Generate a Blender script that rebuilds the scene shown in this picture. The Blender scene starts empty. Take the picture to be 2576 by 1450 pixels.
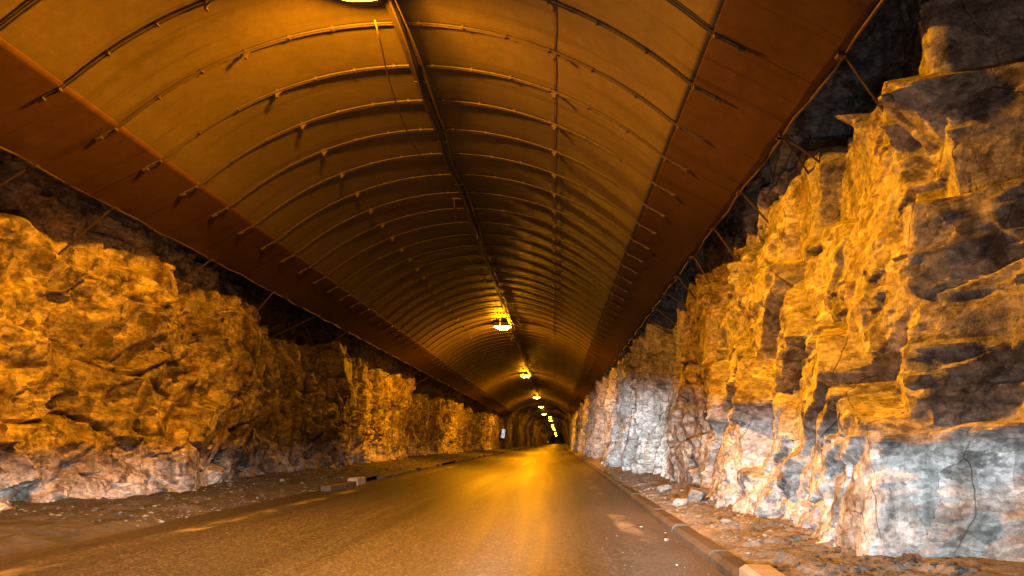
import bpy, math, random
import numpy as np
random.seed(7)
R = math.radians
sc = bpy.context.scene
COL = sc.collection

# ------------------------------------------------------------------ frame
F = 1717.0                       # focal length in 2576-pixel units (24 mm)
CAM_Z = 1.1
cam = bpy.data.cameras.new('camera'); camo = bpy.data.objects.new('camera', cam)
COL.objects.link(camo); sc.camera = camo
cam.lens = 24.0; cam.sensor_width = 36.0
cam.shift_x = -0.0415; cam.shift_y = 0.1502
cam.clip_start = 0.05; cam.clip_end = 2000
camo.location = (0, 0, CAM_Z); camo.rotation_euler = (R(90), 0, 0)
sc.view_settings.view_transform = 'Standard'; sc.view_settings.look = 'None'
sc.view_settings.gamma = 1; sc.view_settings.exposure = 0.0
sc.render.engine = 'CYCLES'
sc.cycles.use_denoising = True
sc.cycles.sample_clamp_indirect = 4.0
sc.cycles.max_bounces = 6; sc.cycles.diffuse_bounces = 4; sc.cycles.glossy_bounces = 3
sc.cycles.caustics_reflective = False; sc.cycles.caustics_refractive = False

SODIUM = (1.0, 0.335, 0.002)

# ------------------------------------------------------------------ helpers
def tag(o, label=None, cat=None, group=None, kind=None):
    if label: o['label'] = label
    if cat: o['category'] = cat
    if group: o['group'] = group
    if kind: o['kind'] = kind
    return o

def empty(name, loc, rz=0):
    o = bpy.data.objects.new(name, None); COL.objects.link(o)
    o.location = loc; o.rotation_euler = (0, 0, rz); o.empty_display_size = .2
    return o

class MB:
    def __init__(s): s.v = []; s.f = []
    def add(s, vs, fs):
        n = len(s.v); s.v += [tuple(v) for v in vs]; s.f += [tuple(i + n for i in f) for f in fs]
    def box(s, x0, x1, y0, y1, z0, z1, ch=0.0):
        if ch <= 0:
            vs = [(x, y, z) for z in (z0, z1) for y in (y0, y1) for x in (x0, x1)]
            s.add(vs, [(0, 2, 3, 1), (4, 5, 7, 6), (0, 1, 5, 4), (2, 6, 7, 3), (0, 4, 6, 2), (1, 3, 7, 5)])
        else:
            vs = []
            for z, c in ((z0, ch), (z0 + ch, 0), (z1 - ch, 0), (z1, ch)):
                vs += [(x0 + c, y0 + c, z), (x1 - c, y0 + c, z), (x1 - c, y1 - c, z), (x0 + c, y1 - c, z)]
            fs = [(3, 2, 1, 0), (12, 13, 14, 15)]
            for k in range(3):
                for i in range(4):
                    j = (i + 1) % 4
                    fs.append((4 * k + i, 4 * k + j, 4 * k + 4 + j, 4 * k + 4 + i))
            s.add(vs, fs)
    def tube(s, pts, r, n=6, caps=True):
        P = [np.array(p, float) for p in pts]; vs = []; fs = []
        up0 = np.array((0.123, 0.31, 0.94))
        for i, p in enumerate(P):
            t = P[min(i + 1, len(P) - 1)] - P[max(i - 1, 0)]; t = t / (np.linalg.norm(t) + 1e-9)
            a = np.cross(t, up0)
            if np.linalg.norm(a) < 1e-3: a = np.cross(t, (1, 0, 0))
            a /= np.linalg.norm(a); b = np.cross(t, a)
            rr = r[i] if hasattr(r, '__len__') else r
            for k in range(n):
                q = 2 * math.pi * k / n
                vs.append(p + rr * (math.cos(q) * a + math.sin(q) * b))
        for i in range(len(P) - 1):
            for k in range(n):
                l = (k + 1) % n
                fs.append((i * n + k, i * n + l, (i + 1) * n + l, (i + 1) * n + k))
        if caps:
            fs.append(tuple(range(n))[::-1]); fs.append(tuple((len(P) - 1) * n + k for k in range(n)))
        s.add(vs, fs)
    def lathe(s, prof, n=28, c=(0, 0, 0), close=True):
        vs = []; fs = []
        for r, z in prof:
            for k in range(n):
                q = 2 * math.pi * k / n
                vs.append((c[0] + r * math.cos(q), c[1] + r * math.sin(q), c[2] + z))
        for i in range(len(prof) - 1):
            for k in range(n):
                l = (k + 1) % n
                fs.append((i * n + k, i * n + l, (i + 1) * n + l, (i + 1) * n + k))
        if close:
            fs.append(tuple(range(n))[::-1]); fs.append(tuple((len(prof) - 1) * n + k for k in range(n)))
        s.add(vs, fs)
    def mesh(s, name, mat=None, smooth=False):
        m = bpy.data.meshes.new(name); m.from_pydata(s.v, [], s.f); m.update()
        if mat: m.materials.append(mat)
        if smooth: m.polygons.foreach_set('use_smooth', [True] * len(m.polygons))
        return m
    def build(s, name, mat, parent=None, loc=None, smooth=False):
        return link(name, s.mesh(name, mat, smooth), parent, loc)

def link(name, me, parent=None, loc=None):
    o = bpy.data.objects.new(name, me); COL.objects.link(o)
    if parent: o.parent = parent
    if loc is not None: o.location = loc
    return o

def copy_tree(o, parent=None):
    c = o.copy(); COL.objects.link(c)
    if parent: c.parent = parent
    for ch in list(o.children): copy_tree(ch, c)
    return c

def grid_mesh(name, X, Y, Z, mat, smooth=True, flip=False, sharp=None):
    """X, Y, Z: (rows, cols) arrays"""
    nr, nc = X.shape
    co = np.stack([X, Y, Z], -1).reshape(-1, 3).astype(np.float32)
    i = np.arange(nr * nc).reshape(nr, nc)
    q = np.stack([i[:-1, :-1], i[:-1, 1:], i[1:, 1:], i[1:, :-1]], -1).reshape(-1, 4)
    if flip: q = q[:, ::-1]
    m = bpy.data.meshes.new(name)
    m.vertices.add(len(co)); m.vertices.foreach_set('co', co.ravel())
    m.loops.add(q.size); m.loops.foreach_set('vertex_index', np.ascontiguousarray(q).ravel().astype(np.int32))
    m.polygons.add(len(q)); m.polygons.foreach_set('loop_start', np.arange(0, q.size, 4, dtype=np.int32))
    m.update(calc_edges=True); m.validate()
    if smooth: m.polygons.foreach_set('use_smooth', np.ones(len(m.polygons), dtype=bool))
    m.materials.append(mat)
    if sharp: m.set_sharp_from_angle(angle=R(sharp))
    return m

# ------------------------------------------------------------------ numpy noise
def hsh(*ks):
    h = np.zeros(np.broadcast(*ks).shape, np.uint64) + np.uint64(1469598103934665603)
    for k in ks:
        h = (h ^ (np.asarray(k).astype(np.int64).astype(np.uint64) * np.uint64(0x9E3779B97F4A7C15))) * np.uint64(0xBF58476D1CE4E5B9)
        h ^= h >> np.uint64(29)
    h = h * np.uint64(0x94D049BB133111EB); h ^= h >> np.uint64(32)
    return (h & np.uint64(0xFFFFFF)).astype(np.float64) / float(0x1000000)

def noise(x, y, seed=0):
    xi = np.floor(x); yi = np.floor(y); fx = x - xi; fy = y - yi
    ux = fx * fx * fx * (fx * (fx * 6 - 15) + 10); uy = fy * fy * fy * (fy * (fy * 6 - 15) + 10)
    def g(a, b):
        t = hsh(xi + a, yi + b, np.int64(seed)) * 2 * math.pi
        return np.cos(t) * (fx - a) + np.sin(t) * (fy - b)
    a = g(0, 0) * (1 - ux) + g(1, 0) * ux
    b = g(0, 1) * (1 - ux) + g(1, 1) * ux
    return (a * (1 - uy) + b * uy) * 1.5

def fbm(x, y, seed=0, oct=4, gain=.5):
    s = 0; a = 1.0
    for k in range(oct):
        s = s + a * noise(x * 2 ** k, y * 2 ** k, seed + 17 * k); a *= gain
    return s

def cells(u, v, seed, cheb=True, jit=.8):
    ui = np.floor(u); vi = np.floor(v)
    f1 = np.full(u.shape, 9.0); f2 = np.full(u.shape, 9.0)
    bu = np.zeros(u.shape); bv = np.zeros(u.shape); cu = np.zeros(u.shape); cv = np.zeros(u.shape)
    for a in (-1, 0, 1):
        for b in (-1, 0, 1):
            pu = ui + a + .5 + jit * (hsh(ui + a, vi + b, np.int64(seed)) - .5)
            pv = vi + b + .5 + jit * (hsh(ui + a, vi + b, np.int64(seed + 1)) - .5)
            du = u - pu; dv = v - pv
            d = np.maximum(abs(du), abs(dv)) if cheb else np.sqrt(du * du + dv * dv)
            n = d < f1
            f2 = np.where(n, f1, np.minimum(f2, d)); f1 = np.where(n, d, f1)
            bu = np.where(n, du, bu); bv = np.where(n, dv, bv)
            cu = np.where(n, ui + a, cu); cv = np.where(n, vi + b, cv)
    r = [hsh(cu, cv, np.int64(seed + 5 + k)) for k in range(3)]
    return r, bu, bv, f2 - f1

def facets(u, v, seed, cheb, jit, step, tu, tv, w):
    """broken faces: one tilted plane per cell, joined over a narrow bevel of width w; returns (height, distance to joint)"""
    ui = np.floor(u); vi = np.floor(v)
    f1 = np.full(u.shape, 9.0); f2 = np.full(u.shape, 9.0); h1 = np.zeros(u.shape); h2 = np.zeros(u.shape)
    for a in (-1, 0, 1):
        for b in (-1, 0, 1):
            A = ui + a; B = vi + b
            du = u - (A + .5 + jit * (hsh(A, B, np.int64(seed)) - .5)); dv = v - (B + .5 + jit * (hsh(A, B, np.int64(seed + 1)) - .5))
            d = np.maximum(abs(du), abs(dv)) if cheb else np.sqrt(du * du + dv * dv)
            h = step * (hsh(A, B, np.int64(seed + 5)) - .5) + (tu[0] + (hsh(A, B, np.int64(seed + 6)) - .5) * tu[1]) * du + (tv[0] + (hsh(A, B, np.int64(seed + 7)) - .5) * tv[1]) * dv
            n = d < f1; m = (~n) & (d < f2)
            f2 = np.where(n, f1, np.where(m, d, f2)); h2 = np.where(n, h1, np.where(m, h, h2))
            f1 = np.where(n, d, f1); h1 = np.where(n, h, h1)
    e = f2 - f1; t = .5 + .5 * np.clip(e / w, 0, 1)
    return h1 * t + h2 * (1 - t), e

def sstep(a, b, x):
    t = np.clip((x - a) / (b - a), 0, 1); return t * t * (3 - 2 * t)

# ------------------------------------------------------------------ materials
class NT:
    def __init__(s, name):
        s.m = bpy.data.materials.new(name); s.m.use_nodes = True; s.t = s.m.node_tree
        s.b = s.t.nodes['Principled BSDF']; s.n = s.t.nodes; s.l = s.t.links
        s.co = s.n.new('ShaderNodeTexCoord').outputs['Object']
    def inp(s, sock, v):
        if hasattr(v, 'is_output') or isinstance(v, bpy.types.NodeSocket): s.l.new(v, sock)
        else: sock.default_value = v
    def map(s, scale=(1, 1, 1), loc=(0, 0, 0), rot=(0, 0, 0), src=None):
        n = s.n.new('ShaderNodeMapping'); s.l.new(src or s.co, n.inputs[0])
        n.inputs['Scale'].default_value = scale; n.inputs['Location'].default_value = loc; n.inputs['Rotation'].default_value = rot
        return n.outputs[0]
    def noise(s, vec, scale, detail=6, rough=.55, dist=0):
        n = s.n.new('ShaderNodeTexNoise'); s.l.new(vec, n.inputs['Vector'])
        n.inputs['Scale'].default_value = scale; n.inputs['Detail'].default_value = detail
        n.inputs['Roughness'].default_value = rough; n.inputs['Distortion'].default_value = dist
        return n.outputs[0]
    def voro(s, vec, scale, feat='F1', out='Distance'):
        n = s.n.new('ShaderNodeTexVoronoi'); n.feature = feat; s.l.new(vec, n.inputs['Vector'])
        n.inputs['Scale'].default_value = scale
        return n.outputs[out]
    def ramp(s, v, stops):
        n = s.n.new('ShaderNodeValToRGB'); s.inp(n.inputs[0], v); e = n.color_ramp.elements
        while len(e) < len(stops): e.new(.5)
        for q, (p, c) in zip(e, stops):
            q.position = p; q.color = (c, c, c, 1) if not hasattr(c, '__len__') else tuple(c) + (1,)
        return n.outputs[0]
    def mix(s, f, a, b, mode='MIX'):
        n = s.n.new('ShaderNodeMix'); n.data_type = 'RGBA'; n.blend_type = mode
        s.inp(n.inputs[0], f)
        for k, v in ((6, a), (7, b)):
            s.inp(n.inputs[k], tuple(v) + (1,) if isinstance(v, tuple) and len(v) == 3 else v)
        return n.outputs[2]
    def math(s, op, a, b=0.0, c=None):
        n = s.n.new('ShaderNodeMath'); n.operation = op; s.inp(n.inputs[0], a); s.inp(n.inputs[1], b)
        if c is not None: s.inp(n.inputs[2], c)
        return n.outputs[0]
    def sep(s, v=None):
        n = s.n.new('ShaderNodeSeparateXYZ'); s.l.new(v or s.co, n.inputs[0]); return n.outputs
    def bump(s, h, strength, dist, prev=None):
        n = s.n.new('ShaderNodeBump'); s.inp(n.inputs['Height'], h)
        n.inputs['Strength'].default_value = strength; n.inputs['Distance'].default_value = dist
        if prev: s.l.new(prev, n.inputs['Normal'])
        return n.outputs[0]
    def out(s, col=None, rough=None, nrm=None, metal=None, spec=None):
        if col is not None: s.inp(s.b.inputs['Base Color'], tuple(col) + (1,) if isinstance(col, tuple) else col)
        if rough is not None: s.inp(s.b.inputs['Roughness'], rough)
        if nrm is not None: s.inp(s.b.inputs['Normal'], nrm)
        if metal is not None: s.inp(s.b.inputs['Metallic'], metal)
        if spec is not None: s.inp(s.b.inputs['Specular IOR Level'], spec)
        return s.m

def rock_mat(name, base, pale, dark, rust, streak=.5, seed=0.0, bedding=True, yband=None, band_col=(.21, .20, .205)):
    k = NT(name)
    p = k.map(loc=(seed, seed * .7, seed * 1.3))
    big = k.noise(p, .55, 6, .6)
    mid = k.noise(p, 2.6, 7, .62, .4)
    fine = k.noise(p, 14, 8, .7)
    tiny = k.noise(p, 60, 5, .7)
    wv = k.n.new('ShaderNodeVectorMath'); wv.operation = 'MULTIPLY_ADD'
    nz = k.n.new('ShaderNodeTexNoise'); k.l.new(k.co, nz.inputs['Vector']); nz.inputs['Scale'].default_value = 2.2
    k.l.new(nz.outputs['Color'], wv.inputs[0]); wv.inputs[1].default_value = (.16, .16, .12); k.l.new(k.co, wv.inputs[2])
    c = k.mix(k.ramp(big, [(.46, 0.0), (.54, 1.0)]), base, pale)
    c = k.mix(k.ramp(mid, [(.55, 0.0), (.60, .75)]), c, dark)
    st = k.noise(k.map((3.2, 3.2, .28), (seed, 3, 0)), 1.0, 6, .6, .3)          # water runs down the face
    c = k.mix(k.ramp(st, [(.52, 0.0), (.68, streak)]), c, rust)
    st2 = k.noise(k.map((5.0, 5.0, .35), (seed + 9, 7, 0)), 1.0, 5, .6, .2)
    c = k.mix(k.ramp(st2, [(.56, 0.0), (.7, streak)]), c, dark)
    for sc_, lo, hi in (((2.0, 2.0, 2.6), .68, 1.22), ((6.5, 6.5, 11.0), .62, 1.28), ((17.0, 17.0, 34.0), .62, 1.28)):
        cell = k.n.new('ShaderNodeSeparateColor'); k.l.new(k.voro(k.map(sc_, src=wv.outputs[0]), 1.0, 'F1', 'Color'), cell.inputs[0])
        c = k.mix(.75, c, k.ramp(cell.outputs[0], [(.1, lo), (.9, hi)]), 'MULTIPLY')
    c = k.mix(.65, c, k.ramp(fine, [(.40, .50), (.52, 1.05), (.75, 1.3)]), 'MULTIPLY')
    c = k.mix(.6, c, k.ramp(tiny, [(.3, .65), (.7, 1.2)]), 'MULTIPLY')
    if yband:                                   # seep stain; on the left wall also dimness between lamps painted into the colour
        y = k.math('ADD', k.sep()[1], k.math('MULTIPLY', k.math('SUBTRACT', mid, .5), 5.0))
        a = k.n.new('ShaderNodeMapRange'); k.l.new(y, a.inputs[0]); a.inputs[1].default_value = yband[0]; a.inputs[2].default_value = yband[0] + 1.2
        b = k.n.new('ShaderNodeMapRange'); k.l.new(y, b.inputs[0]); b.inputs[1].default_value = yband[1]; b.inputs[2].default_value = yband[1] - 1.5
        c = k.mix(k.math('MULTIPLY', k.math('MULTIPLY', a.outputs[0], b.outputs[0]), .85), c, k.mix(1.0, c, band_col, 'MULTIPLY'))
    if bedding:
        w = k.map((.8, .8, 9.0), (seed, 0, 0))
        lay = k.noise(w, 1.0, 6, .65, .6)
    else:
        lay = k.noise(k.map((2.0, 2.0, .8), (seed, 0, 0), (.3, .2, 0)), 1.6, 7, .65, 1.2)
    jv = k.noise(k.co, 1.7, 4, .6)
    jt = k.voro(k.map((1.3, 1.3, .8), src=wv.outputs[0]), 1.0, 'DISTANCE_TO_EDGE')
    crack = k.math('MULTIPLY', k.ramp(jt, [(.001, 1.0), (.007, 0.0)]), k.ramp(jv, [(.42, 0.0), (.58, 1.0)]))
    c = k.mix(k.math('MULTIPLY', crack, .6), c, (.045, .032, .024))
    n = k.bump(crack, .6, -.03)
    n = k.bump(lay, .22, .03, n)
    n = k.bump(fine, .7, .022, n)
    n = k.bump(tiny, .9, .009, n)
    rg = k.ramp(mid, [(.3, .42), (.7, .85)])
    return k.out(c, rg, n, spec=.4)

M = {}
M['rock_r'] = rock_mat('layered_rock', (.40, .385, .37), (.54, .52, .51), (.13, .122, .118), (.30, .19, .115), .6, 3.1, True, (11.6, 16.6), (.52, .42, .34))
M['rock_l'] = rock_mat('folded_rock', (.36, .305, .26), (.54, .46, .39), (.07, .058, .05), (.21, .12, .062), .9, 8.3, False, (15.0, 27.5))  # band colour also carries the dim gap between the first lamps
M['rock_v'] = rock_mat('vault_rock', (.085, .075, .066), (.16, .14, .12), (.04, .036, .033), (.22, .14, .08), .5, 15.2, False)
M['rock_g'] = rock_mat('stone_chips', (.15, .13, .11), (.26, .235, .21), (.07, .06, .05), (.13, .085, .05), .4, 6.5, False)
M['rock_s'] = rock_mat('loose_rock', (.15, .14, .13), (.24, .225, .21), (.14, .12, .11), (.26, .17, .11), .4, 5.5, False)

def road_mat():
    k = NT('asphalt')
    xyz = k.sep(); x, y = xyz[0], xyz[1]
    agg = k.voro(k.co, 52, 'F1', 'Color')
    ag = k.n.new('ShaderNodeSeparateColor'); k.l.new(agg, ag.inputs[0])
    spk = k.noise(k.co, 45, 5, .75)
    c = k.mix(k.ramp(ag.outputs[0], [(.62, 0.0), (.97, 1.0)]), (.015, .013, .012), (.080, .072, .063))
    c = k.mix(.8, c, k.ramp(spk, [(.3, .5), (.7, 1.5)]), 'MULTIPLY')
    c = k.mix(.8, c, k.ramp(k.noise(k.co, 16, 4, .8), [(.35, .7), (.65, 1.3)]), 'MULTIPLY')
    lane = k.noise(k.map((1.3, .06, 1)), 1.0, 5, .6, .3)
    c = k.mix(.8, c, k.ramp(lane, [(.3, .5), (.7, 1.5)]), 'MULTIPLY')
    blot = k.noise(k.map((.7, .35, 1), (4, 2, 0)), 1.0, 6, .6, .6)
    # dust washed to the sides
    dL = k.math('SMOOTH_MAX', k.math('MULTIPLY_ADD', x, -1.0, -4.9), k.math('SUBTRACT', x, .1), .3)
    dust = k.ramp(k.math('MULTIPLY', k.math('MULTIPLY_ADD', dL, .7, .1), blot), [(.12, 0.0), (.75, .75)])
    c = k.mix(dust, c, (.10, .083, .068))
    # worn edge lines
    wear = k.noise(k.map((.8, .42, 1), (1, 5, 0)), 1.0, 5, .6, .5)
    wf = k.noise(k.co, 9, 6, .7)
    for cx, w in ((-4.62, .17), (.95, .15)):
        d = k.math('ABSOLUTE', k.math('SUBTRACT', k.math('MULTIPLY_ADD', wf, .16, x), cx + .08))
        line = k.ramp(k.math('DIVIDE', d, w), [(.55, 1.0), (1.0, 0.0)])
        mk = k.math('MULTIPLY', line, k.ramp(wear, [(.50, 0.0), (.64, .6)]))
        c = k.mix(mk, c, (.32, .29, .26))
    # polished wheel tracks
    rr = k.ramp(lane, [(.3, .43), (.7, .62)])
    rr = k.math('ADD', rr, k.math('MULTIPLY', dust, .25))
    n = k.bump(ag.outputs[0], .4, .005)
    n = k.bump(spk, .35, .006, n)
    n = k.bump(k.noise(k.map((1, .5, 1)), 1.2, 3), .25, .03, n)
    return k.out(c, rr, n, spec=.5)
M['road'] = road_mat()

def dirt_mat(name='dirt', q=1.0):
    k = NT(name)
    a = k.noise(k.co, 1.6, 8, .65, .4); b = k.noise(k.co, 18, 7, .7); cc = k.noise(k.co, 70, 4, .7)
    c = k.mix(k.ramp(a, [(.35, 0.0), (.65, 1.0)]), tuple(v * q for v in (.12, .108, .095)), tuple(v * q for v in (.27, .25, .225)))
    c = k.mix(.9, c, k.ramp(b, [(.25, .35), (.75, 1.5)]), 'MULTIPLY')
    n = k.bump(b, .8, .04); n = k.bump(cc, .7, .012, n)
    return k.out(c, k.ramp(a, [(.3, .6), (.7, .95)]), n, spec=.3)
M['dirt'] = dirt_mat()
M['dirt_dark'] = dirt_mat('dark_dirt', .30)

def concrete_mat(name, base, d=.6):
    k = NT(name)
    a = k.noise(k.co, 2.2, 7, .65, .3); b = k.noise(k.co, 25, 7, .7)
    c = k.mix(k.ramp(a, [(.4, 0.0), (.65, 1.0)]), base, tuple(x * d for x in base))
    c = k.mix(.7, c, k.ramp(b, [(.25, .55), (.75, 1.3)]), 'MULTIPLY')
    return k.out(c, .8, k.bump(b, .5, .01), spec=.3)
M['kerb'] = concrete_mat('kerb_concrete', (.085, .068, .054), .5)
M['kerb_pale'] = concrete_mat('pale_kerb_concrete', (.36, .31, .27), .8)

def sheet_mat(name, a, b, rough=.55, joint=1.0):
    k = NT(name)
    n1 = k.noise(k.map((.5, .25, .5)), 1.0, 6, .6, .4); n2 = k.noise(k.co, 7, 7, .65); n3 = k.noise(k.co, 55, 4, .6)
    c = k.mix(k.ramp(n1, [(.35, 0.0), (.65, 1.0)]), a, b)
    c = k.mix(.45, c, k.ramp(n2, [(.3, .65), (.7, 1.25)]), 'MULTIPLY')
    y = k.sep()[1]
    fr = k.math('ABSOLUTE', k.math('SUBTRACT', k.math('FRACT', k.math('DIVIDE', k.math('ADD', y, .67), joint)), .5))
    c = k.mix(k.ramp(k.math('MULTIPLY', fr, joint), [(.006, .65), (.014, 0.0)]), c, (.03, .016, .008))
    dr = k.noise(k.map((.22, 4.5, .22), (3, 1, 0)), 1.0, 5, .65, .2)
    c = k.mix(k.ramp(dr, [(.54, 0.0), (.70, .5)]), c, tuple(v * .45 for v in a))
    return k.out(c, k.ramp(n2, [(.3, rough - .1), (.7, rough + .12)]), k.bump(n3, .25, .004), spec=.05)
M['sheet'] = sheet_mat('lining_sheet', (.122, .096, .052), (.156, .121, .065))
M['skirt'] = sheet_mat('rusty_skirt_sheet', (.080, .043, .018), (.118, .066, .028), .75, 3.0)
def metal_mat(name, col, rough, metal=.6):
    k = NT(name); n = k.noise(k.co, 12, 6, .65)
    c = k.mix(.7, tuple(col) + (1,), k.ramp(n, [(.3, .55), (.7, 1.25)]), 'MULTIPLY')
    return k.out(c, rough, k.bump(n, .2, .004), metal)
M['rib'] = metal_mat('painted_rib', (.07, .053, .030), .6, 0)
M['dark'] = metal_mat('dark_steel', (.10, .07, .05), .6, .3)
M['rod'] = metal_mat('rusty_rod', (.08, .055, .036), .6, .2)
M['cable'] = metal_mat('black_cable', (.045, .032, .025), .6, 0)
M['house'] = metal_mat('lamp_housing', (.62, .60, .56), .5, 0)

def emit_mat(name, col, s):
    m = bpy.data.materials.new(name); m.use_nodes = True; b = m.node_tree.nodes['Principled BSDF']
    b.inputs['Base Color'].default_value = (.05, .05, .05, 1)
    b.inputs['Emission Color'].default_value = tuple(col) + (1,); b.inputs['Emission Strength'].default_value = s
    return m
M['lens'] = emit_mat('sodium_lens', SODIUM, 2700.0)
M['lens_dim'] = emit_mat('dim_sodium_lens', SODIUM, 1200.0)
M['lens_near'] = emit_mat('near_sodium_lens', SODIUM, 3300.0)
M['sign_white'] = emit_mat('sign_white', (.85, .92, 1.0), .75)
M['sign_blue'] = emit_mat('sign_blue', (.04, .12, .55), .55)
M['sign_red'] = emit_mat('sign_red', (.8, .12, .05), .55)

# ------------------------------------------------------------------ rock walls
def rowgrid(z0, z1, dz): return np.arange(z0, z1 + dz * .5, dz)
def cols(y0, y1, q, ymin=None):
    ys = [y0]
    while ys[-1] < y1: ys.append(ys[-1] + max(q * max(ys[-1], 1), ymin or 0))
    return np.array(ys)

# right wall
def right_wall():
    yc = np.concatenate([np.arange(-5, 3.4, .2), cols(3.4, 99, .0027)])
    zr = rowgrid(-.35, 5.9, .023)
    Y, Z = np.meshgrid(yc, zr)
    kb_y = [-6, 3.2, 4.2, 4.9, 5.38, 7.2, 8.5, 9.8, 12, 13.6, 15.0, 15.9, 17.5, 20, 26, 31, 36, 45, 56, 70, 99]
    kb_x = [5.0, 4.6, 3.9, 3.15, 2.44, 2.42, 2.40, 2.38, 2.50, 2.62, 2.62, 2.80, 2.85, 2.65, 2.40, 2.72, 2.75, 2.5, 2.55, 2.5, 2.4]
    kt_y = [-6, 3.2, 4.2, 5.12, 5.50, 6.5, 8.0, 10, 12, 14.2, 15.3, 16.2, 18.5, 21, 26, 33, 45, 60, 99]
    kt_x = [5.5, 5.2, 4.60, 3.75, 3.06, 3.06, 3.05, 3.02, 2.95, 2.90, 2.95, 3.55, 3.5, 3.15, 2.95, 3.05, 2.9, 2.85, 2.75]
    xb = np.interp(Y, kb_y, kb_x); xt = np.interp(Y, kt_y, kt_x)
    t = .35 * np.clip(Z / 1.1, 0, 1) + .65 * np.clip((Z - .6) / 3.0, 0, 1)
    X = xb * (1 - t) + xt * t
    X = X + .10 * np.clip(Z - 3.2, 0, 9)
    jag = .008 * fbm(Y / .12, Z / .12, 33, 2) + .03 * fbm(Y / .45, Z / .45, 35, 2)
    Yw = Y + .10 * fbm(Y / 1.3, Z / 1.3, 31, 2) + jag
    Zw = Z + .07 * fbm(Y / 1.1, Z / 1.1, 41, 2) + .12 * Y + jag * .7
    near = sstep(17.5, 14.5, Y)
    up = sstep(.45, 1.1, Z)
    d = .12 * fbm(Y / 3.0, Z / 4.5, 3, 2)
    # big planar blocks, stepped back like stairs towards the camera
    d1, e1 = facets(Yw / 1.25, Zw / .95, 100, False, .95, .19, (-.1375, .62), (.06, .34), .045)
    d1 -= .05 * sstep(-.1, .3, fbm(Y / 1.1 + 5, Z, 57, 2)) * np.exp(-(e1 / .035) ** 2)
    d1 += facets(Yw / 2.1 + 4, Zw / 2.4, 150, True, .9, .09, (-.04, .16), (0, 0), .03)[0]
    m2 = sstep(-.30, .25, fbm(Y / 1.5, Z / 1.5, 55, 2))
    d2 = m2 * facets(Yw / .52, Zw / .36, 200, True, .95, .16, (-.03, .17), (.014, .14), .09)[0]
    m3 = sstep(.05, .40, fbm(Y / 1.2 + 9, Z / .9, 75, 2)) * sstep(6.8, 8.4, Y)
    d3 = (.05 + .95 * m3 * up) * facets(Yw / .40, (Zw + .03 * fbm(Y / .3, Z / .3, 12, 2)) / .13, 300, True, .95, .055, (0, .03), (0, 0), .22)[0]
    d3 += .6 * facets(Yw / .27, Zw / .19, 450, False, .95, .085, (0, .04), (0, .04), .16)[0] * sstep(-.2, .2, fbm(Y / .8, Z / .8, 455, 2))
    d3 += .8 * facets(Yw / .18, Zw / .10, 460, False, .95, .075, (0, .05), (0, .03), .16)[0] * sstep(.02, .30, fbm(Y / .9 + 7, Z / .7, 465, 3))
    yband = np.exp(-((Y - 8.6) / 1.6) ** 4)                        # rough, crumpled foot beside the nook
    d3 += (1 - up) * yband * (.16 * fbm(Y / .45, Z / .8, 205, 4, .6))
    dn = d1 * (.5 + .5 * up) + d2 * (.75 + .25 * up) + d3
    # the far stretch: upright columns split by deep joints
    df, e = facets(Yw / 1.0, Zw / 5.5, 120, True, .9, .34, (-.80, .5), (0, .3), .22)
    df -= .10 * np.exp(-(e / .05) ** 2)
    df += facets(Yw / .45, Zw / 1.3, 220, False, .9, .14, (-.25, .25), (.075, .25), .40)[0]
    df += .7 * facets(Yw / .30, Zw / .55, 320, False, .9, .05, (0, .08), (0, .05), .5)[0]
    d += near * dn + (1 - near) * df
    d += .012 * fbm(Y / .22, Z / .22, 91, 4, .6)
    vc = abs(noise(Yw / 1.3, Z / 5.5, 210)) + .05 * (1 - sstep(.0, .3, noise(Y / 2, Z / 2, 211)))
    d -= .16 * np.exp(-(vc / .022) ** 2)
    # a tilted bedding ledge high on the near face, the rock cut back above it
    led = 4.02 + .20 * (Y - 5.2)
    d -= .80 * sstep(led - .02, led + .05, Z + .06 * noise(Y / .3, Z / .3, 5)) * sstep(8.9, 8.2, Y) * (.4 + .6 * sstep(5.9, 6.2, Y + .2 * noise(Z / .4, Y, 6)))
    d += .55 * np.exp(-((Y - 5.75) / .32) ** 4) * sstep(3.6, 4.1, Z)
    d += .22 * np.exp(-((Y - 6.75) / .16) ** 2) * np.exp(-((Z - 4.35) / .25) ** 2)
    X = X - d
    # keep clear of the road kerb
    X = np.maximum(X, 1.98 + .1 * noise(Y, Z, 9))
    # hood over the canopy
    nr = 26
    a = np.linspace(0, math.pi / 2, nr + 1)[1:]
    x0 = X[-1][None, :]; z0 = Z[-1][None, :]
    cx = -2.0
    Xh = cx + (x0 - cx) * np.cos(a)[:, None]
    Zh = z0 + 2.6 * np.sin(a)[:, None] + .3 * noise(np.repeat(yc[None, :], nr, 0) / 1.5, np.repeat(a[:, None], len(yc), 1) * 3, 8)
    return np.vstack([X, Xh]), np.vstack([Y, np.repeat(yc[None, :], nr, 0)]), np.vstack([Z, Zh])

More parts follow.
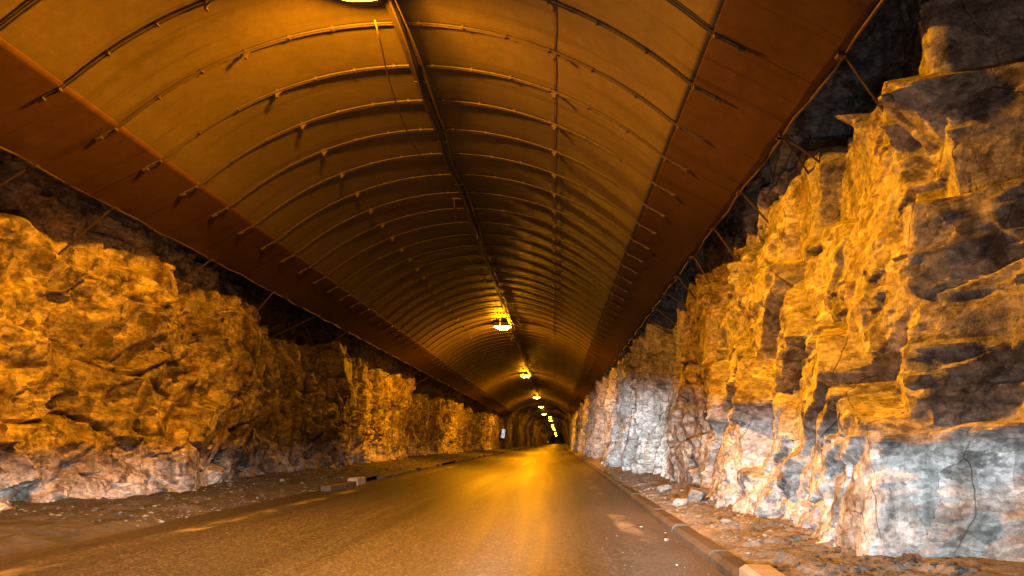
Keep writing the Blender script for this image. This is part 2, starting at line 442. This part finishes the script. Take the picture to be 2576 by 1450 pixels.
def left_wall():
    yc = np.concatenate([np.arange(-5, 8.0, .25), cols(8.0, 99, .0030)])
    zr = rowgrid(-.35, 5.9, .026)
    Y, Z = np.meshgrid(yc, zr)
    k_y = [-6, 8, 9.8, 12, 13.8, 15.2, 17, 20, 21.6, 23.5, 25, 27, 29, 33, 37, 41, 47, 52, 57, 65, 75, 80, 86, 99]
    k_x = [8.0, 8.0, 8.0, 7.75, 7.5, 7.75, 7.95, 8.1, 7.8, 7.6, 7.9, 8.2, 8.0, 8.0, 8.4, 8.9, 8.6, 8.0, 8.2, 8.5, 8.2, 7.8, 8.0, 7.4]
    X = np.interp(Y, k_y, k_x)
    X = X - .38 * sstep(.5, 3.6, Z) + .12 * np.clip(Z - 3.6, 0, 9) - .18 * sstep(.8, .0, Z)
    jag = .010 * fbm(Y / .16, Z / .16, 533, 2) + .035 * fbm(Y / .6, Z / .6, 535, 2)
    Yw = Y + .20 * fbm(Y / 1.6, Z / 1.6, 531, 2) + jag
    Zw = Z + .20 * fbm(Y / 1.4, Z / 1.4, 541, 2) + .22 * Y + jag
    vf = sstep(14.6, 16.2, Y)
    d = .34 * fbm(Y / 3.0, Z / 3.2, 503, 2)
    d1, e = facets(Yw / 1.8, Zw / 1.0, 600, False, .95, .24, (0, .80), (.10, .40), .045)
    d1 -= .17 * sstep(-.15, .2, fbm(Y / 1.0, Z / 1.0, 553, 2)) * np.exp(-(e / .05) ** 2)
    m = sstep(-.25, .2, fbm(Y / 1.8, Z / 1.8, 555, 2))
    d1 += m * facets(Yw / .72, Zw / .36, 700, False, .95, .13, (0, .20), (.03, .17), .10)[0]
    # ledges: rock leaning out upwards and broken back under a sharp lip
    def ledge(q): q = q % 1.0; return np.where(q < .93, q, (1 - q) / .07 * .93) - .5
    msk = sstep(.02, .30, fbm(Y / 1.3 + 3, Z / .8, 590, 2))
    d1 += .46 * msk * ledge(Zw * .75 + .30 * fbm(Y / 1.2, Z / 1.5, 777, 2))
    msk2 = sstep(.12, .32, fbm(Y / .8 + 13, Z / .6, 592, 2))
    d1 += .17 * msk2 * ledge(Zw * 2.1 + .45 * fbm(Y / .7, Z / .8, 787, 2))
    # tall upright folds farther on
    df, e = facets(Yw / 1.5, Zw / 4.5, 620, True, .9, .45, (-.1, .7), (0, 0), .16)
    df -= .12 * np.exp(-(e / .05) ** 2)
    df += facets(Yw / .50, Zw / 1.3, 640, True, .9, .18, (0, .35), (.075, .25), .35)[0]
    df += facets(Yw / .3, Zw / .4, 660, False, .9, .06, (0, .10), (0, .05), .5)[0]
    d += d1 * (1 - vf * .6) + df * vf
    d += m * facets(Yw / .22, Zw / .2, 800, False, .9, .04, (0, .06), (0, .05), .25)[0]
    d += .9 * facets(Yw / .24, Zw / .13, 860, False, .95, .085, (0, .06), (.01, .04), .16)[0] * sstep(.0, .28, fbm(Y / 1.1 + 7, Z / .8, 865, 3))
    d += .018 * fbm(Y / .5, Z / .4, 591, 4, .5)
    X = np.maximum(X - d, 6.95)
    nr = 26
    a = np.linspace(0, math.pi / 2, nr + 1)[1:]
    Xn = -X; cx = -2.0; x0 = Xn[-1][None, :]; z0 = Z[-1][None, :]
    Xh = cx + (x0 - cx) * np.cos(a)[:, None] - .004
    Zh = z0 + 2.6 * np.sin(a)[:, None] + .3 * noise(np.repeat(yc[None, :], nr, 0) / 1.5, np.repeat(a[:, None], len(yc), 1) * 3, 18) + .02
    return np.vstack([Xn, Xh]), np.vstack([Y, np.repeat(yc[None, :], nr, 0)]), np.vstack([Z, Zh])

RX, RY, RZ = right_wall()
o = link('rock_wall', grid_mesh('rock_wall', RX, RY, RZ, M['rock_r'], flip=True, sharp=24))
tag(o, 'blocky layered rock wall beside the right kerb, bright orange above and white at its foot', 'rock wall')
LX, LY, LZ = left_wall()
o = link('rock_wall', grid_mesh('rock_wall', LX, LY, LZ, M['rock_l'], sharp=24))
tag(o, 'bulging brown rock wall behind the wide dirt verge, with dark ledges and folds', 'rock wall')

def wall_x(side, y, z):
    X, Y, Z = (RX, RY, RZ) if side > 0 else (LX, LY, LZ)
    c = int(np.argmin(abs(Y[0] - y))); rr = int(np.argmin(abs(Z[:240, c] - z)))
    return float(X[rr, c])

# bare rock vault beyond the canopy
def drift(y): return np.interp(y, [0, 110, 150, 200, 300, 430], [0, 0, .9, 1.4, 2.3, 4.2])
def vault():
    ys = [94.5]
    while ys[-1] < 403: ys.append(ys[-1] + .006 * ys[-1] * .7)
    ys = np.array(ys); nt = 90
    t = np.linspace(0, 1, nt)
    Y, T = np.meshgrid(ys, t)
    # superellipse arch from left foot to right foot
    A = math.pi * (1 - T)
    cx = -2.0 + drift(Y)
    sec = np.floor(Y / 11.0 + .5 * noise(Y / 40, T * 0, 3)); step = (hsh(sec, sec * 0 + 4) - .5)
    hw = 4.75 + .9 * step + .35 * fbm(Y / 5, T * 3, 61, 3)
    hh = np.interp(Y, [94, 186, 200, 290, 312, 390, 430], [6.9, 7.2, 6.9, 6.8, 6.1, 5.9, 5.8]) + .5 * step + .25 * fbm(Y / 4, T * 4, 71, 3)
    n = .55
    X = cx + hw * np.sign(np.cos(A)) * abs(np.cos(A)) ** n
    Z = -.2 + (hh + .2) * abs(np.sin(A)) ** (n + .1)
    r, du, dv, e = cells(Y / 1.6, T * 9, 900)
    k = .35 * (r[0] - .5) + .2 * fbm(Y / 1.5, T * 8, 81, 3)
    X += k * np.cos(A); Z += k * np.sin(A) * .8
    # front collar that closes against the wider cut
    X = np.hstack([(-2.0 + (X[:, :1] + 2.0) * 1.9), X]); Z = np.hstack([Z[:, :1] * 1.4 - .1, Z]); Y = np.hstack([Y[:, :1] - .3, Y])
    # end closed by the bend
    X = np.hstack([X, X[:, -1:] * 0 + float(cx[0, -1])]); Z = np.hstack([Z, Z[:, -1:] * 0 + 2.0]); Y = np.hstack([Y, Y[:, -1:] + 2])
    return X, Y, Z
VX, VY, VZ = vault()
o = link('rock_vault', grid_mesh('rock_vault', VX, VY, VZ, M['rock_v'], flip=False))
tag(o, 'dark bare rock vault of the far tunnel bore where the canopy ends', 'rock tunnel')

# ------------------------------------------------------------------ ground
def sheet(name, xs, ys, zf, mat):
    Y, X = np.meshgrid(ys, xs)
    Z = zf(X, Y)
    return link(name, grid_mesh(name, X + (drift(Y) if True else 0), Y, Z, mat, flip=True))
ys_far = np.concatenate([np.arange(-6, 4, .5), cols(4, 435, .012)])
KR, KL = 1.46, -5.15
road = sheet('road', np.linspace(-5.9, 1.62, 60), ys_far, lambda X, Y: .03 * (1 - ((X + 1.85) / 3.6) ** 2).clip(-.4, 1) + .006 * fbm(X / 1.2, Y / 4, 5, 2) - .03, M['road'])
tag(road, kind='structure')
def verge_r(X, Y):
    b = .055 + .03 * sstep(1.60, 1.72, X) + .13 * ((X - 1.66) / 1.0).clip(0, 1.3)
    r, du, dv, e = cells(X / .22 + .2 * noise(X / .2, Y / .2, 2), Y / .34 + .3 * noise(X / .3, Y / .3, 4), 950, False, .95)
    b = b + sstep(1.68, 1.85, X) * (.05 * (r[0] - .5) + .05 * (r[1] - .5) * du + .05 * (r[2] - .5) * dv - .03 * np.exp(-(e / .05) ** 2))
    return b + .022 * fbm(X / .30, Y / .30, 21, 4) + .05 * np.clip(fbm(X / .9, Y / .9, 25, 2), 0, 1) * sstep(1.7, 2.0, X)
yv = np.concatenate([np.arange(-6, 4, .25), cols(4, 435, .004)])
g = sheet('verge_ground', np.concatenate([np.linspace(1.57, 2.9, 46), np.linspace(3.0, 4.6, 6)]), yv, verge_r, M['dirt']); tag(g, kind='structure')
def verge_l(X, Y):
    near = sstep(20, 15, Y)
    b = .02 * near + .09 * (1 - near) + .13 * ((-5.5 - X) / 2.6).clip(0, 1.2)
    edge = sstep(-5.45, -5.95, X + .25 * fbm(X / 3, Y / 1.6, 35, 3))
    return -.035 * (1 - edge) * near + b * (edge * near + (1 - near)) + (.05 * fbm(X / .45, Y / .45, 31, 4) + .06 * facets(X / .22, Y / .34, 970, False, .95, .8, (0, .8), (0, .8), .3)[0] * sstep(-.2, .3, fbm(X, Y, 33, 2))) * edge
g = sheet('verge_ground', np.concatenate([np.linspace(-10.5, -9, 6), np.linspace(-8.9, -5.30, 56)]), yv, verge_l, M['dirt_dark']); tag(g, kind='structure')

# kerbs
kb = MB(); y = 5.34
rk = random.Random(3)
while y < 130:
    L = 1.0; j = rk.uniform(-.012, .012); dz = rk.uniform(-.012, .012)
    xx = float(np.interp(y, [0, 7, 12, 20, 30, 130], [1.45, 1.43, 1.49, 1.54, 1.56, 1.56])) + float(drift(y))
    if y > 4.6:
        kb.box(xx + j, xx + j + .23, y + .008, y + L - .008, -.12, .085 + dz, .045)
    y += L
o = kb.build('kerb', M['kerb']); tag(o, kind='structure')
kb = MB(); y = 15.5
while y < 128:
    L = 1.0; j = rk.uniform(-.04, .04); dz = rk.uniform(-.05, .015)
    xx = -5.14 + float(drift(y)) + .1 * math.sin(y * .13)
    if rk.random() > .22 and not 17.2 < y < 19.4:
        kb.box(xx + j - .23, xx + j, y + .01, y + L - .01, -.12, .12 + dz, .022)
    y += L
o = kb.build('kerb', M['kerb']); tag(o, kind='structure')
b = MB(); b.box(-.125, .125, -.5, .5, 0, .27, .035)
pk = b.build('kerb_stone', M['kerb_pale'], loc=(1.55, 4.82, -.12)); pk.rotation_euler = (0, R(1), R(-1.5))
tag(pk, 'pale clean kerb stone at the bottom of the picture, nearest of the right kerb', 'kerb stone')
pk2 = link('kerb_stone', pk.data, loc=(-5.2, 18.0, -.10)); pk2.rotation_euler = (R(-1.5), R(-3), R(4))
tag(pk2, 'pale loose kerb stone lying by itself at the left road edge', 'kerb stone')

# ------------------------------------------------------------------ loose stones
def stone_geo(rng, sx, sy, sz, sub=1):
    t = (1 + 5 ** .5) / 2
    V = [(-1, t, 0), (1, t, 0), (-1, -t, 0), (1, -t, 0), (0, -1, t), (0, 1, t), (0, -1, -t), (0, 1, -t), (t, 0, -1), (t, 0, 1), (-t, 0, -1), (-t, 0, 1)]
    Fc = [(0, 11, 5), (0, 5, 1), (0, 1, 7), (0, 7, 10), (0, 10, 11), (1, 5, 9), (5, 11, 4), (11, 10, 2), (10, 7, 6), (7, 1, 8), (3, 9, 4), (3, 4, 2), (3, 2, 6), (3, 6, 8), (3, 8, 9), (4, 9, 5), (2, 4, 11), (6, 2, 10), (8, 6, 7), (9, 8, 1)]
    V = [np.array(v) / math.sqrt(1 + t * t) for v in V]
    for _ in range(sub):
        mid = {}; F2 = []
        def mp(a, b_):
            k = (min(a, b_), max(a, b_))
            if k not in mid:
                v = V[a] + V[b_]; V.append(v / np.linalg.norm(v)); mid[k] = len(V) - 1
            return mid[k]
        for a, b_, c in Fc:
            x, y_, z = mp(a, b_), mp(b_, c), mp(c, a)
            F2 += [(a, x, z), (b_, y_, x), (c, z, y_), (x, y_, z)]
        Fc = F2
    V = np.array(V)
    for _ in range(7 if sub else 3):        # chop with random planes for flat broken faces
        n = rng.normal(size=3); n /= np.linalg.norm(n); h = rng.uniform(.45, .8)
        s = V @ n; V = V - np.outer(np.clip(s - h, 0, 9), n)
    V = V * (1 + .06 * rng.normal(size=(len(V), 1))) * np.array((sx, sy, sz))
    a = rng.uniform(0, 6.28); c, s = math.cos(a), math.sin(a)
    V = V @ np.array([[c, s, 0], [-s, c, 0], [0, 0, 1]])
    return V, Fc

rng = np.random.default_rng(5)
def gravel(n, xf, zf, smin, smax, yr):
    b = MB()
    for _ in range(n):
        y = yr[0] * (yr[1] / yr[0]) ** rng.random(); x = xf(y)
        s = smin * (smax / smin) ** (rng.random() ** 2.2) * (1 + .012 * y)
        V, Fc = stone_geo(rng, s, s * rng.uniform(.6, 1), s * rng.uniform(.3, .6), 0)
        z = float(zf(np.array([[x]]), np.array([[y]]))[0, 0])
        b.add(V + np.array((x, y, z + s * .12)), Fc)
    return b
bg = gravel(6500, lambda y: 1.70 + 1.05 * rng.random() ** .8, verge_r, .006, .038, (4.5, 60))
o = bg.build('gravel', M['rock_g']); tag(o, 'broken stone chips strewn between right kerb and rock wall', 'gravel', kind='stuff')
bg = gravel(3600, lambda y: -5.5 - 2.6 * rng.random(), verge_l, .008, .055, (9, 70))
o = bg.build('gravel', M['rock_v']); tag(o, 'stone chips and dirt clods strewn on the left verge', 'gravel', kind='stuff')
bg = gravel(260, lambda y: (1.42 - 1.1 * rng.random() ** 2.2) if rng.random() < .8 else (-4.9 - .8 * rng.random()), lambda X, Y: X * 0 - .002, .003, .009, (5, 30))
o = bg.build('grit', M['rock_g']); tag(o, 'fine grit scattered along the road edges', 'grit', kind='stuff')

stones = [  # x, y, sx, sy, sz, label
    (1.24, 7.6, .055, .04, .028, 'flat grey stone on the asphalt, largest of those inside the right kerb'),
    (1.12, 8.8, .035, .028, .02, 'small whitish stone on the asphalt farther in from the kerb'),
    (1.33, 8.2, .024, .02, .014, 'small stone on the asphalt close against the right kerb'),
    (1.09, 6.07, .022, .022, .014, 'little stone on the asphalt nearest the bottom of the picture'),
    (1.93, 10.4, .14, .10, .10, 'grey angular rock on the verge in front of the big slab'),
    (2.18, 10.5, .26, .20, .17, 'big pale slab fallen against the foot of the right wall'),
    (1.98, 11.3, .10, .08, .05, 'flat brown rock on the verge just beyond the big slab'),
    (2.02, 8.0, .10, .07, .05, 'low broken rock on the verge before the big slab'),
    (1.86, 6.6, .06, .05, .035, 'fist sized rock behind the right kerb, nearest on the verge'),
    (2.12, 13.2, .16, .12, .10, 'rough rock lying in the dark nook of the right wall'),
    (-6.3, 12.0, .06, .045, .03, 'small pale stone on the left dirt verge'),
    (-6.8, 17.0, .11, .08, .05, 'flat pale rock on the left verge under the dark wall'),
]
for x, y, sx, sy, sz, lb in stones:
    q = .7 if sx < .07 and x > 0 else 1.0
    V, Fc = stone_geo(rng, sx * q, sy * q, sz * q, 1); b = MB(); b.add(V, Fc)
    z = 0 if -5 < x < 1.4 else float((verge_r if x > 0 else verge_l)(np.array([[x]]), np.array([[y]]))[0, 0])
    o = b.build('fallen_rock', M['rock_g'] if sx < .07 else M['rock_s'], loc=(x, y, z + sz * .45)); tag(o, lb, 'rock', 'fallen rocks along the road')

# ------------------------------------------------------------------ canopy
CX = -2.013; CROWN = CAM_Z + 5.44; RAD = 5.52; WB = 3.60; WE = 4.655
def prof(w):
    a = abs(w)
    if a <= WB: return CROWN - (RAD - math.sqrt(RAD * RAD - a * a))
    d = RAD - math.sqrt(RAD * RAD - WB * WB)
    return CROWN - d - (a - WB) / (WE - WB) * (1.873 - d)
Y0C, Y1C = -6.0, 94.0
RIB0 = 7.83
canopy = empty('tunnel_canopy', (CX, 0, 0))
tag(canopy, 'long arched sheet canopy on slim ribs hanging over the road between the rock walls', 'tunnel canopy')
def shell(name, ws, dz, mat, th=.012, billow=.006):
    ys = np.arange(Y0C, Y1C + .01, .125)
    W, Y = np.meshgrid(np.array(ws), ys, indexing='ij')
    Z = np.vectorize(prof)(W) + dz
    ph = (Y - RIB0) % 1.0
    Z = Z + billow * np.sin(math.pi * ph) ** 2 * np.cos(np.clip(abs(W) / WE, 0, 1) * 1.3) + .008 * fbm(W / 1.8, Y / 3.5, 66, 2)
    Wd = W.copy()
    if abs(ws[-1]) >= WE or abs(ws[0]) >= WE:
        e = np.clip((abs(W) - (WE - .15)) / .15, 0, 1)
        Wd = W + np.sign(W) * e * .035 * fbm(Y / .9, W * 0, 67, 3); Z = Z - e * .02 * fbm(Y / .5, W * 0 + 3, 68, 3)
    n = len(ws)
    # closed strip: underside, then top side
    X = np.vstack([Wd, Wd[::-1], Wd[:1]]); YY = np.vstack([Y, Y[::-1], Y[:1]]); ZZ = np.vstack([Z, Z[::-1] + th, Z[:1]])
    return link(name, grid_mesh(name, X, YY, ZZ, mat, flip=False), canopy)
shell('lining', list(np.linspace(-WB - .06, WB + .06, 57)), .0, M['sheet'])
shell('skirt', list(np.linspace(-WE, -WB, 15)), -.018, M['skirt'], .012, .004)
shell('skirt', list(np.linspace(WB, WE, 15)), -.018, M['skirt'], .012, .004)
for s in (-1, 1):
    b = MB(); yy = np.arange(Y0C, Y1C, .5)
    b.tube([(s * (WE + .01) + .02 * math.sin(q * 3.1), q, prof(WE) - .02 + .012 * math.sin(q * 5.3)) for q in yy], .016, 6)
    b.build('hem', M['dark'], canopy, smooth=True)
# ribs
def rib_mesh():
    b = MB(); tip = 3.86
    ws = np.linspace(-tip, tip, 45)
    for dy in (-.018, .018):
        pts = [(w, dy, prof(w) - .028) for w in ws]
        b.tube(pts, .0115, 6)
    w = -tip + .2
    while w < tip:                                  # bolted spacers
        z = prof(w) - .030; b.box(w - .014, w + .014, -.030, .030, z - .020, z + .025); w += .56
    for s in (-1, 1):                               # turned-up end
        b.tube([(s * (tip - .02), 0, prof(tip) - .034), (s * (tip + .05), 0, prof(tip) - .058), (s * (tip + .09), 0, prof(tip) - .042), (s * (tip + .12), 0, prof(tip) - .055)], [.028, .028, .022, .015], 7)
    return b.mesh('rib', M['rib'])
def clip_mesh(w):
    b = MB(); z = prof(w) - .036
    b.add([(w - .06, -.012, z), (w + .06, -.012, z), (w, -.012, z - .065), (w - .06, .012, z), (w + .06, .012, z), (w, .012, z - .065)],
          [(0, 2, 1), (3, 4, 5), (0, 1, 4, 3), (1, 2, 5, 4), (2, 0, 3, 5)])
    b.box(w - .015, w + .015, -.025, .025, z - .085, z - .055)
    return b.mesh('clip', M['dark'])
rm = rib_mesh(); c1 = clip_mesh(-1.98); c2 = clip_mesh(2.01)
k = 0; y = RIB0 - 4
while y < Y1C - .2:
    rb = link('rib', rm, canopy, (0, y, 0))
    if k < 30:
        link('clip', c1, rb); link('clip', c2, rb)
    y += 1.0; k += 1
for w in (2.01,):
    b = MB(); b.tube([(w, q, prof(w) - .012) for q in np.arange(3.83, 93, .5)], .005, 5)
    b.build('tension_wire', M['dark'], canopy)
# tie rods to the rock
def rod(side, y, dz=-.78, dy=0.0):
    x0 = side * (WE - .02) ; z0 = prof(WE) - .02
    zx = z0 + dz
    xw = wall_x(side, y + dy, zx) - CX + side * .25
    L = min(abs(xw - x0), 1.9)
    b = MB(); b.tube([(x0 - side * .03, y, z0 + .03), (x0 + side * .03, y, z0 - .005), (x0 + side * L, y + dy, zx)], .014, 6)
    b.box(x0 - .04, x0 + .04, y - .035, y + .035, z0 - .03, z0 - .008)
    b.build('tie_rod', M['rod'], canopy)
y = 6.25
for k in range(47):
    rod(1, y, -.7 - .15 * rk.random(), rk.uniform(-.1, .25)); y += 1.72 + rk.uniform(-.12, .12)
    if y > 93: break
rod(1, 7.93, -.55, .5)
y = 7.3
for k in range(49):
    rod(-1, y, -.72 - .15 * rk.random(), rk.uniform(-.1, .2)); y += (1.52 if k < 2 else 2.9) + rk.uniform(-.1, .1)
    if y > 93: break

# ------------------------------------------------------------------ cables
b = MB(); ZT = CROWN - .14
b.box(-2.045, -1.925, -4, 93, ZT - .012, ZT); b.box(-2.045, -2.037, -4, 93, ZT + .0005, ZT + .055); b.box(-1.933, -1.925, -4, 93, ZT + .0005, ZT + .055)
tray = empty('cable_tray', (0, 0, 0)); tag(tray, 'dark cable tray running along the crown of the canopy', 'cable tray')
b.build('trough', M['cable'], tray)
for k, x in enumerate((-1.985, -1.86)):
    b = MB(); b.tube([(x + .035 * math.sin(q * (.9 + .3 * k) + k * 2) + .02 * math.sin(q * 2.3), q, ZT - .035 - .03 * abs(math.sin((q - RIB0) * math.pi / 2))) for q in np.arange(-4, 93, .25)], .024 if k == 0 else .018, 6)
    b.build('cable', M['cable'], tray, smooth=True)
b = MB(); y = 1.83 + .2
while y < 93:
    b.box(-2.06, -1.80, y - .015, y + .015, ZT - .02, ZT - .0135); y += 2.0
b.build('cross_bar', M['dark'], tray)
sup = [8.3, 15.0, 21.6, 28.2, 34.8, 41.4, 48.0, 54.6, 61.2, 67.8, 74.4, 81, 87.6]
b = MB(); pts = []
for a, c in zip(sup[:-1], sup[1:]):
    for q in np.linspace(0, 1, 14)[:-1]:
        sag = 4 * q * (1 - q)
        pts.append((-2.20 - .22 * sag + .02 * math.sin(q * 9 + a), a + (c - a) * q, ZT - .10 - .16 * (1 - abs(2 * q - 1)) + .05 * sag + (.0 if q > .02 else -.08)))
wire = empty('lamp_wire', (0, 0, 0)); tag(wire, 'thin sagging lamp wire hung left of the crown tray', 'wire')
b.tube(pts, .011, 5); b.build('wire', M['cable'], wire, smooth=True)
for s_ in sup[1:]:
    b = MB()
    b.box(-2.24, -2.05, s_ - .08, s_ - .02, ZT + .012, ZT + .03)
    b.tube([(-2.2, s_ - .05, ZT + .02), (-2.2, s_, ZT - .16), (-2.11, s_ + .5, ZT - .05), (-2.02, s_ + .9, ZT - .01)], .011, 5)
    b.build('hanger', M['dark'], wire)

# ------------------------------------------------------------------ lamps
def make_lamp():
    r = empty('tunnel_lamp', (0, 0, 0))
    b = MB(); b.lathe([(.34, .20), (.40, .185), (.425, .15), (.43, .02), (.42, .0)], 36); b.v = [(x, y * .60, z) for x, y, z in b.v]
    b.build('housing', M['house'], r)
    b = MB()                                   # prism glass throwing light up and down the road
    for sy in (-1, 1):
        n = 9
        q = [(-.375 + .75 * k / (n - 1), sy * .20 * (1 - .35 * abs(2 * k / (n - 1) - 1) ** 3), -.003) for k in range(n)]
        w = [(-.20 + .40 * k / (n - 1), sy * .003, -.130 + .02 * abs(2 * k / (n - 1) - 1) ** 2) for k in range(n)]
        b.add(q + w, [(k, k + 1, n + k + 1, n + k) for k in range(n - 1)])
    b.build('lens', M['lens'], r)
    b = MB()
    for sx in (-1, 1): b.add([(sx * .376, -.129, -.003), (sx * .376, .129, -.003), (sx * .202, 0, -.111)], [(0, 1, 2)])
    b.build('end_cap', M['house'], r)
    for s in (-1, 1):
        b = MB(); b.tube([(s * .25, 0, .19), (s * .25, 0, .30)], .012, 6); b.box(s * .25 - .04, s * .25 + .04, -.03, .03, .198, .212)
        b.build('hanger', M['dark'], r)
    return r
lampdata = [  # X, Y, H above the camera, label
    (-2.27, 7.72, 5.16, 'glaring orange sodium lamp cut off by the top edge of the picture'),
    (-2.33, 30.8, 5.20, 'largest complete glowing lamp under the ribbed canopy'),
    (-2.25, 53.5, 5.20, 'round glowing lamp with pale grey rim, next beyond the largest one'),
    (-2.10, 79.7, 5.20, 'pale rimmed lamp under the far end of the canopy, third whole lamp'),
    (-2.01, 103.0, 5.30, 'bright yellow lamp just past the end of the canopy'),
    (-1.93, 127.0, 5.18, 'small dim lamp between bright yellow lamp and the far row'),
    (-1.00, 150.0, 5.42, 'first lamp of the far row, upper one of its close pair'),
    (-.95, 174.0, 5.47, 'second lamp of the far row, lower one of the close pair'),
    (-.62, 198.0, 4.84, 'third lamp of the far row, set right of the close pair'),
    (-.57, 222.0, 4.86, 'fourth lamp of the far row, right under the third'),
    (-.29, 246.0, 4.80, 'fifth lamp of the far row, midway down it'),
    (-.06, 270.0, 4.83, 'sixth lamp of the far row, above the gap'),
    (.29, 300.0, 3.90, 'seventh lamp of the far row, just below the gap'),
    (.45, 335.0, 3.85, 'eighth lamp of the far row, last but one'),
    (.90, 385.0, 3.45, 'last and lowest lamp at the dark end of the tunnel'),
]
proto = make_lamp()
for i, (x, y, h, lb) in enumerate(lampdata):
    o = proto if i == 1 else copy_tree(proto)
    if i == 0 or i > 3:                        # first lamp set stronger, far ones weaker, to balance the light
        for ch in o.children:
            if ch.name.startswith('lens'): ch.data = ch.data.copy(); ch.data.materials[0] = M['lens_near'] if i == 0 else M['lens_dim']
    o.location = (x, y, CAM_Z + h - .02); tag(o, lb, 'lamp', 'sodium lamps along the tunnel crown')

# ------------------------------------------------------------------ signs
def sign(name, x, y, z, w, h, yaw, roll, lb, full):
    r = empty(name, (x, y, z)); r.rotation_euler = (0, roll, yaw); tag(r, lb, 'sign')
    b = MB(); b.box(-w / 2, w / 2, .0, .09, -h / 2, h / 2, .012); b.build('cabinet', M['house'], r)
    b = MB(); b.box(-w / 2 + .02, w / 2 - .02, -.006, -.001, -h / 2 + .02, h / 2 - .02); b.build('face', M['sign_white'], r)
    fr = MB(); t = .05
    fr.box(-w / 2 + .03, -w / 2 + .03 + t, -.012, -.0065, -h / 2 + .03, h / 2 - .03)
    fr.box(-w / 2 + .031 + t, w / 2 - .03, -.012, -.0065, -h / 2 + .03, -h / 2 + .03 + t)
    if full:
        fr.box(-w / 2 + .031 + t, w / 2 - .03, -.012, -.0065, -.05, .02)
        fr.add([(.02, -.011, .5), (.24, -.011, .5), (.24, -.011, .12), (.16, -.011, .12), (.16, -.011, .40), (.02, -.011, .40)], [(0, 1, 2, 3, 4, 5)])
    fr.build('blue_marking', M['sign_blue'], r)
    if full:
        p = MB(); p.add([(-.18, -.0115, -.12), (-.06, -.0115, -.12), (.20, -.0115, -.38), (.08, -.0115, -.38)], [(0, 1, 2, 3)]); p.build('red_marking', M['sign_red'], r)
sign('emergency_sign', -6.92, 92.0, 2.2, .62, 1.25, R(42), R(9), 'lit blue and white emergency sign on the left wall at the canopy end', True)
sign('emergency_sign', -4.55, 262.0, 1.62, .55, .75, R(10), 0, 'tiny bluish lit sign far down the left wall, left one of two', False)
sign('emergency_sign', -3.45, 352.0, .98, .55, .95, R(5), 0, 'tiny white lit sign at the far end of the left wall', False)

# ------------------------------------------------------------------ light
w = bpy.data.worlds.new('World'); sc.world = w; w.use_nodes = True
nt = w.node_tree; bgn = nt.nodes['Background']
sky = nt.nodes.new('ShaderNodeTexSky'); sky.sky_type = 'NISHITA'; sky.sun_disc = False
sky.sun_elevation = R(12); sky.sun_rotation = R(180)
nt.links.new(sky.outputs[0], bgn.inputs[0]); bgn.inputs[1].default_value = .003

def headlight(x, y, z, power):
    l = bpy.data.lights.new('headlight', 'POINT'); l.energy = power; l.shadow_soft_size = .06; l.color = (.80, .94, 1.0)
    l.use_nodes = True; t = l.node_tree; n = t.nodes; L = t.links
    em = n['Emission']
    tc = n.new('ShaderNodeTexCoord'); sp = n.new('ShaderNodeSeparateXYZ'); L.new(tc.outputs['Normal'], sp.inputs[0])
    def m(op, a, b=0.0, c=0.0):
        q = n.new('ShaderNodeMath'); q.operation = op
        for i, v in enumerate((a, b, c)):
            if isinstance(v, bpy.types.NodeSocket): L.new(v, q.inputs[i])
            else: q.inputs[i].default_value = v
        return q.outputs[0]
    S = HSIGN
    X = m('MULTIPLY', sp.outputs[0], S); Yv = m('MULTIPLY', sp.outputs[1], S); Z = m('MULTIPLY', sp.outputs[2], S)
    az = m('MULTIPLY', m('ARCTAN2', X, Yv), 180 / math.pi)
    el = m('MULTIPLY', m('ARCSINE', Z), 180 / math.pi)
    def sm(v, a, b):
        q = n.new('ShaderNodeMapRange'); q.interpolation_type = 'SMOOTHSTEP'; L.new(v, q.inputs[0])
        q.inputs[1].default_value = a; q.inputs[2].default_value = b; return q.outputs[0]
    # dipped beam: level cut-off on the left, raised to the right
    cutoff = m('ADD', m('MULTIPLY', sm(az, 0.0, 6.0), 5.5), -.4)
    rel = m('SUBTRACT', cutoff, el)
    cut = sm(rel, -2.6, 2.4)
    g1 = m('MULTIPLY', m('EXPONENT', m('MULTIPLY', m('POWER', m('ABSOLUTE', m('DIVIDE', m('SUBTRACT', az, 4.5), 6.0)), 2.0), -1.0)), 62.0)
    g2 = m('MULTIPLY', m('EXPONENT', m('MULTIPLY', m('POWER', m('ABSOLUTE', m('DIVIDE', m('SUBTRACT', az, 5.0), 26.0)), 2.0), -1.0)), 5.8)
    g3 = m('MULTIPLY', m('EXPONENT', m('MULTIPLY', m('POWER', m('ABSOLUTE', m('DIVIDE', m('ADD', az, 32.0), 20.0)), 2.0), -1.0)), 13.0)
    tot = m('ADD', m('ADD', g1, m('ADD', g2, g3)), 1.3)
    # less light straight down on the near road
    low = sm(el, -14.0, -2.0); low = m('ADD', m('MULTIPLY', low, .91), .09)
    st = m('MULTIPLY', m('MULTIPLY', tot, low), cut)
    spill = m('MULTIPLY', m('ADD', m('MULTIPLY', g1, .008), m('ADD', m('MULTIPLY', g2, .03), .08)), sm(Yv, -.1, .3))
    fin = m('ADD', m('MULTIPLY', st, sm(Yv, -.05, .15)), spill)
    L.new(fin, em.inputs['Strength'])
    o = bpy.data.objects.new('headlight', l); COL.objects.link(o); o.location = (x, y, z)
    return o
HSIGN = 1.0
headlight(-.85, 1.5, .64, 300.0)
headlight(.45, 1.5, .64, 300.0)
